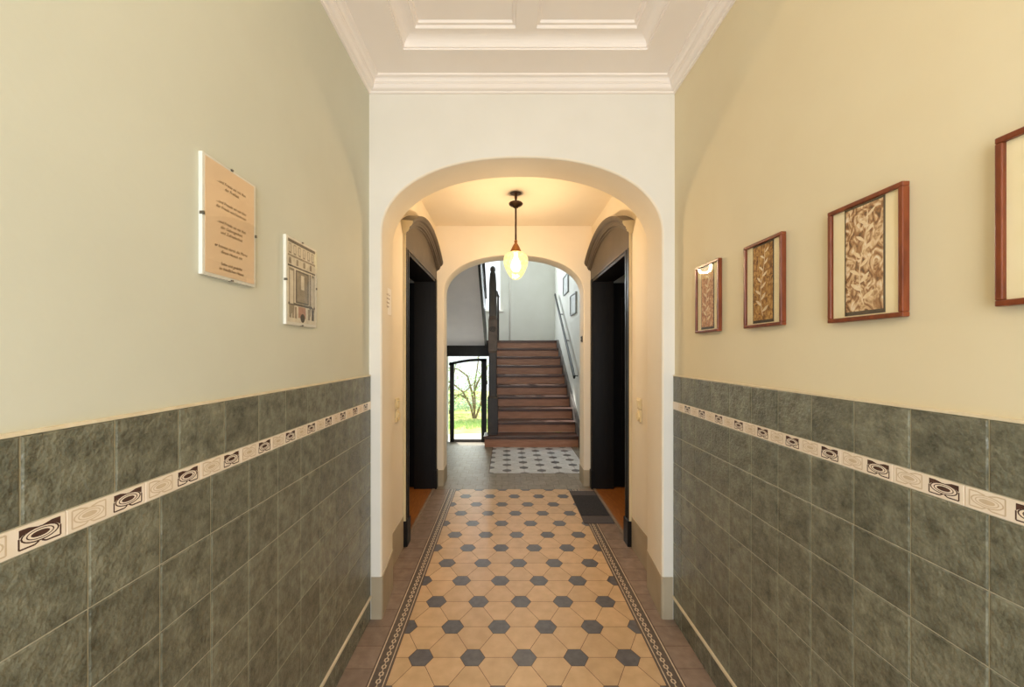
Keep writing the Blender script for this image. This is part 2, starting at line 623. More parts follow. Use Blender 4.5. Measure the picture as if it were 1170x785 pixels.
# landing window
w = MB()
for (x0, x1, z0, z1) in ((WX0, WX0 + 0.03, WH0, WH1), (WX1 - 0.03, WX1, WH0, WH1), (WX0 + 0.03, WX1 - 0.03, WH0, WH0 + 0.03), (WX0 + 0.03, WX1 - 0.03, WH1 - 0.03, WH1), (-0.66, -0.61, WH0 + 0.03, WH1 - 0.03)):
    w.box(x0, x1, SZ + 0.08, SZ + 0.13, z0, z1)
win = struct(w.build('window_1', M['pipe']), 'white framed bright window above the stair landing', 'window')
w = MB(); w.box(WX0 + 0.03, WX1 - 0.03, SZ + 0.10, SZ + 0.106, WH0 + 0.03, WH1 - 0.03)
w.build('window_pane', M['glass'], win)
w = MB(); w.box(WX0 - 0.03, WX1 + 0.05, SZ - 0.04, SZ + 0.08, WH0 - 0.035, WH0)
w.build('window_sill', M['pipe'], win)

# ------------------------------------------------------------------ ceiling of the front hall
b = MB()
ins = 0.235
CC = 0.10
qx0, qx1, qy0, qy1 = CC - 0.612, CC + 0.612, BACK + 0.3, 1.997
O = [(XL - 0.1, BACK), (XR + 0.1, BACK), (XR + 0.1, Z1 + 0.02), (XL - 0.1, Z1 + 0.02)]


def rect(x0, x1, y0, y1, z):
    return [(x0, y0, z), (x1, y0, z), (x1, y1, z), (x0, y1, z)]


b.loops([[(x, y, HCEIL) for x, y in O], rect(qx0, qx1, qy0, qy1, HCEIL)], caps=False)
prof = [(0, 0), (0, 0.010), (0.006, 0.010), (0.006, 0.014)]
for k in range(7):
    a = PI / 2 * k / 6
    prof.append((0.006 + 0.045 * (1 - math.cos(a)), 0.014 + 0.036 * math.sin(a)))
b.loops([rect(qx0 + i, qx1 - i, qy0 + i, qy1 - i, HCEIL + z) for i, z in prof], caps=False)
I = prof[-1][0]
HZ = HCEIL + prof[-1][1]
px0, px1, py0, py1 = qx0 + I, qx1 - I, qy0 + I, qy1 - I
pan = [(px0 + 0.025, CC - 0.05), (CC + 0.05, px1 - 0.025)]
ya, yb = py0 + 0.02, py1 - 0.02
# flat bars round the two panels
b.poly(rect(px0, pan[0][0], py0, py1, HZ))
b.poly(rect(pan[0][1], pan[1][0], py0, py1, HZ))
b.poly(rect(pan[1][1], px1, py0, py1, HZ))
for x0, x1 in pan:
    b.poly(rect(x0, x1, py0, ya, HZ))
    b.poly(rect(x0, x1, yb, py1, HZ))
    b.loops([rect(x0 + i, x1 - i, ya + i, yb - i, HZ + z) for i, z in ((0, 0), (0.003, 0.014), (0.016, 0.014), (0.019, 0.026))], caps=False)
    b.poly(rect(x0 + 0.019, x1 - 0.019, ya + 0.019, yb - 0.019, HZ + 0.026))
b.poly(rect(XL - 0.14, XR + 0.14, BACK, Z1 + 0.02, HCEIL + 0.24))
o = b.build('ceiling', M['ceiling'], recalc=False)
struct(o, 'white coffered plaster ceiling with two sunk panels', 'ceiling')

# cornice moulding round the ceiling
cp = [(0, -0.070), (0.010, -0.070), (0.012, -0.062), (0.018, -0.060)]
for k in range(6):
    a = PI / 2 * k / 5
    cp.append((0.018 + 0.020 * math.sin(a), -0.060 + 0.022 * (1 - math.cos(a))))
cp += [(0.042, -0.036), (0.042, -0.030), (0.046, -0.030)]
for k in range(5):
    a = PI / 2 * k / 4
    cp.append((0.046 + 0.016 * (1 - math.cos(a)), -0.030 + 0.018 * math.sin(a)))
cp += [(0.070, -0.010), (0.070, 0.0)]


def runmould(pts, name, label):
    """moulding along a wall, mitred at both ends. pts: function (offset, z) -> two end points"""
    b = MB()
    b.loops([pts(i, z) for i, z in cp], closed=False)
    return struct(b.build(name, M['ceiling'], recalc=False), label, 'moulding')


EXL, EXR = XL - 0.008, XR + 0.008
runmould(lambda i, z: [(EXL + i, Z1 - i, HCEIL + z), (EXR - i, Z1 - i, HCEIL + z)], 'trim_1', 'white stepped cornice above the first archway')
runmould(lambda i, z: [(EXL + i, BACK + i, HCEIL + z), (EXL + i, Z1 - i, HCEIL + z)], 'trim_2', 'white cornice along the top of the left wall')
runmould(lambda i, z: [(EXR - i, Z1 - i, HCEIL + z), (EXR - i, BACK + i, HCEIL + z)], 'trim_3', 'white cornice along the top of the right wall')

# ------------------------------------------------------------------ tiled dado of the front hall
H_CAP, H_BT, H_BB, H_MO, H_MB = 1.3675, 1.2200, 1.1760, 0.1340, 0.1220
PITCH = 0.150


def tile_dado(s, name, phase_cap, phase, ph_dark, ph_light, ph_sep, label):
    xw = CX + s * (HW + 0.008)                 # plaster face
    def X(p):                                   # p = how far it stands out of the plaster
        return xw - s * p
    b = MB()
    y0, y1 = BACK, Z1
    # grout bed
    x0, x1 = sorted((X(-0.002), X(0.0074)))
    b.box(x0, x1, y0, y1, 0, H_CAP - 0.004, 1)

    def tile(ya, yb, za, zb, m, proud=0.0095, e=0.0028, g=0.0013):
        ya, yb = max(ya, y0), min(yb, y1)
        if yb - ya < 0.006:
            return
        ya, yb, za, zb = ya + g, yb - g, za + g, zb - g
        base = [(X(0.004), ya, za), (X(0.004), yb, za), (X(0.004), yb, zb), (X(0.004), ya, zb)]
        mid = [(X(proud - 0.0018), ya, za), (X(proud - 0.0018), yb, za), (X(proud - 0.0018), yb, zb), (X(proud - 0.0018), ya, zb)]
        front = [(X(proud), ya + e, za + e), (X(proud), yb - e, za + e), (X(proud), yb - e, zb - e), (X(proud), ya + e, zb - e)]
        b.loops([base, mid, front], m)
    rows = [(H_BT, H_CAP - 0.006, phase_cap)]
    h = H_BB
    rh = (H_BB - H_MO) / 7
    for k in range(7):
        rows.append((h - rh, h, phase))
        h -= rh
    rows.append((0.0, H_MB, phase))
    for za, zb, ph in rows:
        k = math.floor((y0 - ph) / PITCH)
        while ph + k * PITCH < y1:
            tile(ph + k * PITCH, ph + (k + 1) * PITCH, za, zb, 0)
            k += 1
    # cream rounded nosing on top, pale rib above the base row
    x0, x1 = sorted((X(-0.001), X(0.010)))
    b.box(x0, x1, y0, y1, H_CAP - 0.006, H_CAP, 2)
    x0, x1 = sorted((X(0.0), X(0.016)))
    b.box(x0, x1, y0, y1, H_MB, H_MO, 2)
    # cream band tiles with printed motifs
    k = math.floor((y0 - ph_sep) / PITCH)
    while ph_sep + k * PITCH < y1:
        tile(ph_sep + k * PITCH, ph_sep + (k + 1) * PITCH, H_BB, H_BT, 3, 0.0100, 0.0006, 0.0008)
        k += 1
    zc = (H_BT + H_BB) / 2 + 0.001
    xf = 0.01015

    def ring(cy, ry0, rz0, ry1, rz1, m, n=20):
        o_ = [(X(xf), cy + ry0 * math.cos(2 * PI * i / n), zc + rz0 * math.sin(2 * PI * i / n)) for i in range(n)]
        i_ = [(X(xf), cy + ry1 * math.cos(2 * PI * i / n), zc + rz1 * math.sin(2 * PI * i / n)) for i in range(n)]
        b.loops([o_, i_], m, caps=False)

    def disc(cy, ry, rz, m, n=16, p=xf):
        b.poly([(X(p), cy + ry * math.cos(2 * PI * i / n), zc + rz * math.sin(2 * PI * i / n)) for i in range(n)], m)

    def quad(cy, pts, m):
        b.poly([(X(xf), cy + u, zc + v) for u, v in pts], m)

    def line(cy, p, q, m, t=0.0013):
        d = Vector((q[0] - p[0], q[1] - p[1])).normalized() * t
        nx, ny = -d.y, d.x
        quad(cy, [(p[0] + nx, p[1] + ny), (q[0] + nx, q[1] + ny), (q[0] - nx, q[1] - ny), (p[0] - nx, p[1] - ny)], m)

    def motif(cy, m, solid):
        a, hh = 0.029, 0.0155
        disc(cy, 0.0135, 0.0048, m)
        ring(cy, 0.0198, 0.0084, 0.0178, 0.0070, m)
        ring(cy, 0.0272, 0.0122, 0.0246, 0.0102, m)
        for sg in (-1, 1):
            # upper corner lobes
            if solid:
                quad(cy, [(sg * 0.003, hh - 0.0035), (sg * 0.016, hh), (sg * a, hh), (sg * a, 0.002), (sg * 0.026, 0.0045), (sg * 0.021, 0.0078), (sg * 0.012, 0.0108)], m)
            else:
                line(cy, (sg * 0.003, hh - 0.0035), (sg * 0.016, hh), m)
                line(cy, (sg * 0.016, hh), (sg * a, hh), m)
                line(cy, (sg * a, hh), (sg * a, 0.002), m)
            line(cy, (sg * a, 0.002), (sg * a, -hh), m)
            line(cy, (sg * a, -hh), (sg * 0.008, -hh), m)
            line(cy, (sg * 0.008, -hh), (sg * 0.002, -0.012), m)
    for ph, m, solid in ((ph_dark, 4, True), (ph_light, 5, False)):
        k = math.floor((y0 - ph) / PITCH) + 1
        while ph + k * PITCH < y1 - 0.03:
            motif(ph + k * PITCH, m, solid)
            k += 1
    o = b.build(name, [M['tile'], M['grout'], M['cream_trim'], M['cream_tile'], M['motif_dark'], M['motif_pale']], recalc=False)
    # outward normals for the tile loops
    bm = bmesh.new(); bm.from_mesh(o.data)
    bmesh.ops.recalc_face_normals(bm, faces=bm.faces)
    bm.to_mesh(o.data); bm.free()
    return struct(o, label, 'wall tiles')


tile_dado(-1, 'trim_4', 0.0196, 0.1204, 0.0450 + 0.0, 0.1210, 0.0830, 'green glazed tiles with a patterned cream band on the left wall')
tile_dado(1, 'trim_5', 0.0240, 0.0240, 0.1027, 0.0260, 0.0637, 'green glazed tiles with a patterned cream band on the right wall')

# ------------------------------------------------------------------ painted dado strips (baseboards) on piers and passage walls
BBH = 0.236


def strip(path, h, t, name, label=None):
    """thin painted band on a wall path (plan points, room side to the left of travel)"""
    n = len(path)
    nor = []
    for i in range(n):
        a = Vector(path[max(i - 1, 0)]); c = Vector(path[min(i + 1, n - 1)])
        d = (c - a).normalized()
        nor.append(Vector((-d.y, d.x)))
    out = [Vector(p) + q * t for p, q in zip(path, nor)]
    inn = [Vector(p) - q * 0.004 for p, q in zip(path, nor)]
    b = MB()
    b.loops([[(p.x, p.y, 0) for p in inn], [(p.x, p.y, h) for p in inn], [(p.x, p.y, h) for p in out], [(p.x, p.y, 0) for p in out]], closed=False)
    o = b.build(name, M['dado'])
    return struct(o, label, 'baseboard')


def pier_path(s, y0, y1, splay, x_in, x_out):
    """plan path round one pier: from the front face, through the reveal, to the back"""
    pts = [(x_in, y0)]
    for y, d in arch_rings(y0, y1, splay):
        pts.append((CX + s * (AW + d), y))
    pts.append((x_out, y1))
    return pts


for s, sd in ((-1, 'left'), (1, 'right')):
    p = pier_path(s, Z1, Z1B, 0.026, CX + s * (HW - 0.004), CX + s * PW)
    p += [(CX + s * PW, Z1B), (CX + s * PW, 3.05)]
    p = [q for i, q in enumerate(p) if i == 0 or (Vector(q) - Vector(p[i - 1])).length > 1e-5]
    if s > 0:
        p = p[::-1]
    strip(p, BBH, 0.0035, 'baseboard_' + sd, 'grey beige painted base band of the %s front pier' % sd)
    p = [(CX + s * PW, 4.44), (CX + s * PW, Z2)] + pier_path(s, Z2, Z2B, 0.0, CX + s * (PW - 0.01), SXL if s < 0 else SXR)
    p = [q for i, q in enumerate(p) if i == 0 or (Vector(q) - Vector(p[i - 1])).length > 1e-5]
    if s > 0:
        p = p[::-1]
    strip(p, 0.18, 0.0035, 'baseboard_inner_' + sd, 'grey beige painted base band of the %s rear pier' % sd)

# ------------------------------------------------------------------ floor
b = MB()
FP = 0.2531
FQ = FP * math.sqrt(3) / 2
FR = 0.0615
FX0, FX1, FY1 = CX - 0.630, CX + 0.630, 4.357
FLM = [M['fl_beige'], M['fl_dark'], M['fl_brown'], M['fl_band'], M['fl_line'], M['fl_grout'], M['fl_pale'], M['fl_grey']]
b.box(SXL, SXR + 0.1, BACK - 0.4, 6.45, -0.03, -0.0012, 5)


def shrink(poly, g):
    c = Vector((sum(p[0] for p in poly) / len(poly), sum(p[1] for p in poly) / len(poly)))
    out = []
    n = len(poly)
    P_ = [Vector(p) for p in poly]
    area = sum(P_[i].x * P_[(i + 1) % n].y - P_[(i + 1) % n].x * P_[i].y for i in range(n))
    if area < 0:
        P_ = P_[::-1]
    for i in range(n):
        a, p, q = P_[i - 1], P_[i], P_[(i + 1) % n]
        d1, d2 = (p - a), (q - p)
        if d1.length < 1e-6 or d2.length < 1e-6:
            continue
        d1.normalize(); d2.normalize()
        n1, n2 = Vector((-d1.y, d1.x)), Vector((-d2.y, d2.x))
        m = n1 + n2
        if m.length < 1e-6:
            continue
        m.normalize()
        out.append(tuple(p + m * (g / max(0.3, m.dot(n1)))))
    return out


def ftile(poly, m, clip, g=0.0012):
    pc = clip_rect(poly, *clip)
    pp = []
    for q in pc:
        if not pp or (Vector(q) - Vector(pp[-1])).length > 1e-5:
            pp.append(q)
    if len(pp) > 2 and (Vector(pp[0]) - Vector(pp[-1])).length < 1e-5:
        pp.pop()
    if len(pp) < 3:
        return
    pp = shrink(pp, g)
    if len(pp) >= 3:
        b.poly([(x, y, 0) for x, y in pp], m)


def hexfield(ox, oy, clip, m_big, m_hex, rot):
    """buff six-sided tiles round small dark hexagons on a triangular grid"""
    def tr(u, v):
        return (ox + u, oy + v) if not rot else (ox + v, oy + u)
    for k in range(-16, 17):
        for i in range(-9, 10):
            u0 = i * FP + (FP / 2 if k % 2 else 0)
            v0 = k * FQ
            hx = [(u0 + FR * math.cos(PI / 3 * j), v0 + FR * math.sin(PI / 3 * j)) for j in range(6)]
            ftile([tr(*p) for p in hx], m_hex, clip)
            A, B_ = Vector((u0, v0)), Vector((u0 + FP, v0))
            for sg in (1, -1):
                C_ = Vector((u0 + FP / 2, v0 + sg * FQ))
                vs_ = (A, B_, C_)
                pts = []
                for j in range(3):
                    p, q, r_ = vs_[j], vs_[(j + 1) % 3], vs_[j - 1]
                    pts.append(tuple(p + (r_ - p).normalized() * FR))
                    pts.append(tuple(p + (q - p).normalized() * FR))
                ftile([tr(*p) for p in pts], m_big, clip)


hexfield(CX, 1.949, (FX0, FX1, BACK - 0.2, FY1), 0, 1, False)
# second, paler field in front of the stairs
hexfield(0.02, 5.05, (-0.20, SXR - 0.16, 4.935, ST0 + 0.02), 6, 1, True)


def rtile(x0, x1, y0, y1, m, g=0.0012):
    b.poly([(x0 + g, y0 + g, 0), (x1 - g, y0 + g, 0), (x1 - g, y1 - g, 0), (x0 + g, y1 - g, 0)], m)


# patterned border strips and the plain brown tiles beside them
for s in (-1, 1):
    def bx(d0, d1, m):
        x0, x1 = sorted((CX + s * d0, CX + s * d1))
        b.poly([(x0, BACK - 0.2, 0), (x1, BACK - 0.2, 0), (x1, FY1, 0), (x0, FY1, 0)], m)
    bx(0.6305, 0.6400, 3)
    bx(0.6400, 0.6445, 4)
    bx(0.6445, 0.6530, 3)
    bx(0.6530, 0.6850, 3)
    bx(0.6850, 0.7040, 3)
    bx(0.7040, 0.7100, 4)
    bx(0.7100, 0.7150, 3)
    xc = CX + s * 0.669
    y = BACK
    while y < FY1 - 0.03:
        for (dy, ln) in ((0.0, 0.030),):
            y_ = y + dy
            hexo = [(xc - 0.0115, y_ + 0.007, 0.0004), (xc, y_, 0.0004), (xc + 0.0115, y_ + 0.007, 0.0004), (xc + 0.0115, y_ + ln - 0.007, 0.0004), (xc, y_ + ln, 0.0004), (xc - 0.0115, y_ + ln - 0.007, 0.0004)]
            hexi = [(xc + (p[0] - xc) * 0.45, y_ + ln / 2 + (p[1] - y_ - ln / 2) * 0.62, 0.0004) for p in hexo]
            b.loops([hexo, hexi], 4, caps=False)
            b.poly([(xc - 0.002, y_ + ln, 0.0004), (xc + 0.002, y_ + ln, 0.0004), (xc + 0.002, y_ + 0.042, 0.0004), (xc - 0.002, y_ + 0.042, 0.0004)], 4)
        y += 0.042
    y = BACK - 0.2
    while y < FY1 - 0.01:
        x0, x1 = sorted((CX + s * 0.7155, CX + s * (HW + 0.03)))
        rtile(x0, x1, y, min(y + 0.145, FY1), 2)
        y += 0.145
# cross band of plain tiles under the second arch, and the plain paving left of the pale field
y = FY1
row = 0
while y < 4.93:
    x = -1.2 - (row % 2) * 0.072
    while x < SXR:
        rtile(x, min(x + 0.145, SXR), y, y + 0.1437, 7)
        x += 0.145
    y += 0.1437
    row += 1
while y < 6.44:
    x = SXL - (row % 2) * 0.072
    while x < -0.215:
        rtile(x, min(x + 0.145, -0.205), y, min(y + 0.1437, 6.45), 7)
        x += 0.145
    rtile(SXR - 0.155, SXR, y, min(y + 0.1437, 6.45), 7)
    y += 0.1437
    row += 1
fl = b.build('floor', FLM, recalc=False)
struct(fl, 'old tiled floor of buff tiles with dark hexagons and a patterned border', 'floor')

# lower floor towards the garden door, reached by a few steps
b = MB()
for k in range(4):
    b.box(SXL, -0.345, 6.452 + k * 0.30, 6.452 + (k + 1) * 0.30, -0.9, -0.17 * (k + 1) + 0.0)
b.box(SXL, -0.345, 7.652, SZ, -0.9, -0.69)
struct(b.build('floor_lower', M['fl_grey']), 'lower grey floor leading down to the garden door', 'floor')


# ------------------------------------------------------------------ passage doors with curved pediments
def door(s, n, label):
    root = empty('door_%d' % n, (CX + s * PW, 3.745, 0), label, 'door', kind='structure')
    X = lambda d: CX + s * d
    f = 0.853

    def post(y0, y1, inner):
        b = MB()
        pts = [(0.90, y0), (f + 0.006, y0), (f, y0 + 0.008), (f, y0 + 0.035), (f + 0.008, y0 + 0.040), (f + 0.008, y1 - 0.040), (f, y1 - 0.035), (f, y1 - 0.008), (f + 0.006, y1), (0.90, y1)]
        b.prism([(X(d), y, 0.20) for d, y in pts], (0, 0, DH - 0.20))
        return b.build('post', M['frame_wood' if inner else 'black_wood'], root)
    def plinth(y0, y1):
        b = MB(); x0, x1 = sorted((X(f - 0.008), X(0.90)))
        b.box(x0, x1, y0 - 0.004, y1 + 0.004, 0, 0.20)
        b.build('plinth', M['black_wood'], root, bevel=0.004)
    post(3.06, 3.16, False); post(4.36, 4.44, False)
    plinth(3.06, 3.16); plinth(4.36, 4.44)
    # lining of the deep opening: two sides and the head
    b = MB()
    for (d0, d1, y0, y1, z0, z1) in ((0.862, 1.09, 3.135, 3.172, 0, DH), (0.862, 1.09, 4.352, 4.385, 0, DH), (0.862, 1.09, 3.16, 4.36, DH - 0.03, DH + 0.0)):
        x0, x1 = sorted((X(d0), X(d1)))
        b.box(x0, x1, y0, y1, z0, z1)
    b.build('lining', M['black_wood'], root)
    # pediment panel below a segmental arched cap
    yc, hs, sag = 3.745, 0.70, 0.195
    R = (hs * hs + sag * sag) / (2 * sag)
    hz0 = 2.405                                  # underside of the cap at its ends

    def arc(r_off, k, N=28, hs_=0.70):
        a0 = math.asin(hs_ / R)
        a = -a0 + 2 * a0 * k / N
        return yc + (R + r_off) * math.sin(a), hz0 + sag - R + (R + r_off) * math.cos(a)
    b = MB()
    a_pts = [arc(0.03, k, 28, 0.69) for k in range(29)]
    pl = [(3.062, DH)] + [(max(3.062, min(4.438, y)), z) for y, z in a_pts] + [(4.438, DH)]
    b.prism([(X(0.90), y, z) for y, z in pl], (X(f + 0.004) - X(0.90), 0, 0))
    b.build('pediment_panel', M['frame_wood'], root)
    cap = [(0.90, 0.0), (f - 0.002, 0.0), (f - 0.006, 0.012), (f - 0.020, 0.016), (f - 0.024, 0.030), (f - 0.030, 0.034),
           (f - 0.034, 0.050), (f - 0.050, 0.060), (f - 0.062, 0.078), (f - 0.064, 0.094), (0.90, 0.100)]
    b = MB()
    ls = []
    for k in range(29):
        ls.append([(X(d), *arc(r, k)) for d, r in cap])
    b.loops(ls)
    b.build('pediment_cap', M['frame_wood'], root)
    # pale painted edge of the frame towards the hall, with the profiled end of the cap
    b = MB()
    x0, x1 = sorted((X(f + 0.004), X(0.90)))
    b.box(x0, x1, 3.052, 3.0605, 0.20, hz0 + 0.02)
    ends = [(X(d), *arc(r, 0)) for d, r in cap]
    b.prism([(x, y - 0.0065, z) for x, y, z in ends], (0, 0.005, 0))
    b.build('frame_edge', M['edge_paint'], root)
    # dark leaf, opened back into the flat
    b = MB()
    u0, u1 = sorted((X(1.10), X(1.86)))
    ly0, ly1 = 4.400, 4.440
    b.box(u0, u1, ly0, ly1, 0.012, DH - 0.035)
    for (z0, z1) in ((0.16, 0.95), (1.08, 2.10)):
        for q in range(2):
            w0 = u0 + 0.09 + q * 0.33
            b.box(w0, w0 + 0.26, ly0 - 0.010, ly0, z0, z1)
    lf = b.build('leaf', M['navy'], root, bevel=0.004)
    b = MB()
    hx = X(1.79)
    b.tube([(hx, ly0, 1.05), (hx, ly0 - 0.05, 1.05), (hx - s * 0.10, ly0 - 0.05, 1.05)], 0.009, 8)
    b.build('handle', M['brass'], lf)
    return root


door(-1, 1, 'dark doorway with curved pediment in the left passage wall')
door(1, 2, 'dark doorway with curved pediment in the right passage wall')


# ------------------------------------------------------------------ pendant lamps
def pendant(x, y, label, watts, globe_at=2.27):
    root = empty('pendant_lamp', (x, y, globe_at), label, 'lamp', 'twin glass pendant lamps')
    top = PCEIL if y > Z1B else HZ + 0.0
    b = MB()
    b.lathe([(0.012, 0), (0.012, 0.045), (0.050, 0.046), (0.050, 0.05)], (x, y, top - 0.05), 20)
    b.build('ceiling_hook', M['brass'], root)
    b = MB()
    zc = top - 0.125
    b.lathe([(0.010, -0.008), (0.020, -0.006), (0.026, 0.004), (0.048, 0.012), (0.062, 0.024), (0.064, 0.032), (0.058, 0.040), (0.030, 0.048), (0.010, 0.056), (0.010, 0.09)], (x, y, zc), 28)
    b.build('canopy', M['brass'], root, smooth=True)
    b = MB()
    b.tube([(x, y, zc - 0.008), (x, y, globe_at + 0.22)], 0.0085, 10)
    b.build('rod', M['brass'], root, smooth=True)
    b = MB()
    b.lathe([(0.010, 0.235), (0.014, 0.228), (0.014, 0.215), (0.010, 0.208), (0.020, 0.196), (0.034, 0.170), (0.045, 0.145), (0.052, 0.128), (0.050, 0.122), (0.0, 0.124)], (x, y, globe_at), 24)
    b.build('gallery', M['copper'], root, smooth=True)
    b = MB()
    b.lathe([(0.050, 0.128), (0.070, 0.122), (0.096, 0.104), (0.108, 0.078), (0.110, 0.040), (0.104, 0.010), (0.090, -0.030), (0.072, -0.066), (0.050, -0.098), (0.028, -0.114), (0.0, -0.120)], (x, y, globe_at), 12)
    b.build('globe', LAMPGLASS, root)
    b = MB()
    b.lathe([(0.0, -0.05), (0.025, -0.045), (0.042, -0.02), (0.045, 0.01), (0.035, 0.045), (0.018, 0.08), (0.016, 0.12)], (x, y, globe_at), 16)
    b.build('bulb', BULB, root, smooth=True)
    light('lamp_light', 'POINT', (x, y, globe_at - 0.005), watts, WARM, radius=0.06)
    return root


LAMPGLASS = lamp_glass('glowing_pressed_glass', (1.0, 0.80, 0.30, 1), 1.15, 0.30)
BULB = emit('glowing_bulb', (1.0, 0.9, 0.62, 1), 7.0)
pendant(CX, 3.55, 'lit pendant lamp with a pointed glass globe hanging between the two arches', LAMP_W, 2.262)
pendant(CX, 0.42, 'lit pendant lamp hanging in the front hall under the coffered ceiling', HALL_LAMP_W, 2.40)


# ------------------------------------------------------------------ framed prints on the right wall
def framed(yf, yn, z0, z1, art, label, strip_y=None):
    """frame on the right wall; yf far end, yn near end"""
    xw = XR + 0.008
    root = empty('framed_print', (xw, (yf + yn) / 2, z0), label, 'picture', 'red-brown framed prints on the right wall')
    t, fw = 0.019, 0.0115
    for (a0, a1, c0, c1) in ((yn, yf, z1 - fw, z1), (yn, yf, z0, z0 + fw), (yn, yn + fw, z0 + fw, z1 - fw), (yf - fw, yf, z0 + fw, z1 - fw)):
        b = MB()
        b.box(xw - t, xw - 0.001, a0, a1, c0, c1)
        b.build('frame_bar', M['mahogany'], root, bevel=0.002)
    b = MB(); b.box(xw - 0.010, xw - 0.001, yn + fw, yf - fw, z0 + fw, z1 - fw)
    b.build('mount', M['mat_cream'], root)
    c = (yn + yf) / 2
    wv = 0.058
    b = MB()
    b.box(xw - 0.0115, xw - 0.010, c - wv, c + wv, z0 + fw + 0.004, z1 - fw - 0.001, 1)
    b.box(xw - 0.012, xw - 0.0115, c - wv + 0.004, c + wv - 0.004, z0 + fw + 0.014, z1 - fw - 0.006, 0)
    # a plain stem with paired leaves
    xa = xw - 0.0122
    hgt = z1 - z0
    zs = lambda t: z0 + fw + 0.03 + t * (hgt - 0.075)
    cy = lambda t: c + 0.012 * math.sin(5 * t)
    for k in range(14):
        t0, t1 = k / 14, (k + 1) / 14
        b.poly([(xa, cy(t0) - 0.0015, zs(t0)), (xa, cy(t0) + 0.0015, zs(t0)), (xa, cy(t1) + 0.0015, zs(t1)), (xa, cy(t1) - 0.0015, zs(t1))], 2)
    for k in range(11):
        t = 0.06 + k * 0.088
        sg = 1 if k % 2 else -1
        L_, a_ = 0.040 - 0.0012 * k, 0.55 + 0.1 * (k % 3)
        d_ = Vector((sg * math.cos(a_), math.sin(a_)))
        n_ = Vector((-d_.y, d_.x))
        o_ = Vector((cy(t), zs(t)))
        q = [o_ + d_ * (L_ * u) + n_ * (L_ * w) for u, w in ((0, 0), (0.25, 0.13), (0.55, 0.17), (0.8, 0.10), (1, 0), (0.8, -0.08), (0.5, -0.12), (0.2, -0.08))]
        b.poly([(xa, p.x, p.y) for p in q], 2)
    b.build('print', [art, M['sepia3'], M['art_pale']], root, recalc=False)
    b = MB(); b.box(xw - 0.0150, xw - 0.0136, yn + fw, yf - fw, z0 + fw, z1 - fw)
    b.build('glass_pane', M['glass'], root)
    return root


A1 = art_mat('plant_print_a', ['#5c3d25', '#a5754a', '#e2cda6', '#f5e6c8'], 1.3, 52)
A2 = art_mat('plant_print_b', ['#5d4229', '#a3744a', '#e0c398', '#f5e9d4'], 4.1, 38)
A3 = art_mat('plant_print_c', ['#5a3c1d', '#9a6a33', '#c2924f', '#d9b26e'], 7.7, 46)
A4 = art_mat('plant_print_d', ['#7a452a', '#b97a50', '#d9a97c', '#e6cfa6'], 9.2, 46)
framed(0.757, 0.540, EYE + 0.088, EYE + 0.407, A1, 'framed print cut off by the right edge of the photo, nearest the viewer')
framed(1.150, 0.932, EYE + 0.0855, EYE + 0.404, A2, 'large looking framed print with pale leafy strip, second nearest on the right wall')
framed(1.556, 1.342, EYE + 0.095, EYE + 0.411, A3, 'framed print with ochre brown strip, third from the viewer')
framed(1.953, 1.740, EYE + 0.096, EYE + 0.417, A4, 'framed print with reddish strip, smallest looking and nearest the archway')


# ------------------------------------------------------------------ clip frames on the left wall
def clipframe(yn, yf, z0, z1, label):
    xw = XL - 0.008
    root = empty('clip_frame', (xw, (yn + yf) / 2, z0), label, 'picture', 'frameless glass prints on the left wall')
    b = MB(); b.box(xw + 0.001, xw + 0.011, yn, yf, z0, z1)
    b.build('backing', M['board'], root)
    b = MB(); b.box(xw + 0.0126, xw + 0.0142, yn, yf, z0, z1)
    b.build('glass_pane', M['glass'], root)
    mid, mz = (yn + yf) / 2, (z0 + z1) / 2
    for (y, z, dy, dz) in ((mid, z1 - 0.001, 0.0032, 0.0022), (mid, z0 + 0.001, 0.0032, 0.0022), (yn + 0.001, mz, 0.002, 0.004), (yf - 0.001, mz, 0.002, 0.004)):
        b = MB(); b.box(xw + 0.004, xw + 0.0155, y - dy, y + dy, z - dz, z + dz)
        b.build('clip', M['clip'], root)
    return root, xw + 0.011


def text_obj(body, size, loc, rot, parent, m, shear=0.25, space=1.0):
    cu = bpy.data.curves.new('lettering', 'FONT')
    cu.body = body
    cu.size = size
    cu.align_x = 'CENTER'
    cu.align_y = 'CENTER'
    cu.shear = shear
    cu.space_line = space
    cu.extrude = 0.0001
    cu.offset = 0.0
    cu.materials.append(m)
    tmp = bpy.data.objects.new('lettering', cu)
    COL.objects.link(tmp)
    dg = bpy.context.evaluated_depsgraph_get()
    me = bpy.data.meshes.new_from_object(tmp.evaluated_get(dg))
    bpy.data.objects.remove(tmp)
    me.materials.clear()
    me.materials.append(m)
    o = bpy.data.objects.new('lettering', me)
    COL.objects.link(o)
    o.parent = parent
    o.location = Vector(loc) - Vector(parent['_at'])
    o.rotation_euler = rot
    return o


root, xf = clipframe(0.988, 1.198, EYE + 0.197, EYE + 0.502, 'peach paper with five short brown verses in a clip frame')
b = MB(); b.box(xf, xf + 0.0008, 0.996, 1.190, EYE + 0.205, EYE + 0.496)
pp = b.build('print', M['paper'], root)
LW = (PI / 2, 0, PI / 2)
for body, z, sp in (('...und Friede sei mit Ihm\nder Freiheit', 0.445, 1.15), ('...und Freude sei mit Ihm\nder Friede wird kommen', 0.392, 1.15), ('...und Friede sei mit Ihm\nder Geborgenheit\nund Zufriedenheit', 0.333, 1.15),
                    ('er kommt durch die Pforte\ndieses Hauses ein', 0.275, 1.15), ('Lebe und gedeihe\nim friedlichen Hause', 0.230, 1.15)):
    text_obj(body, 0.0118, (xf + 0.0011, 1.093, EYE + z), LW, pp, M['ink'], 0.3, sp)

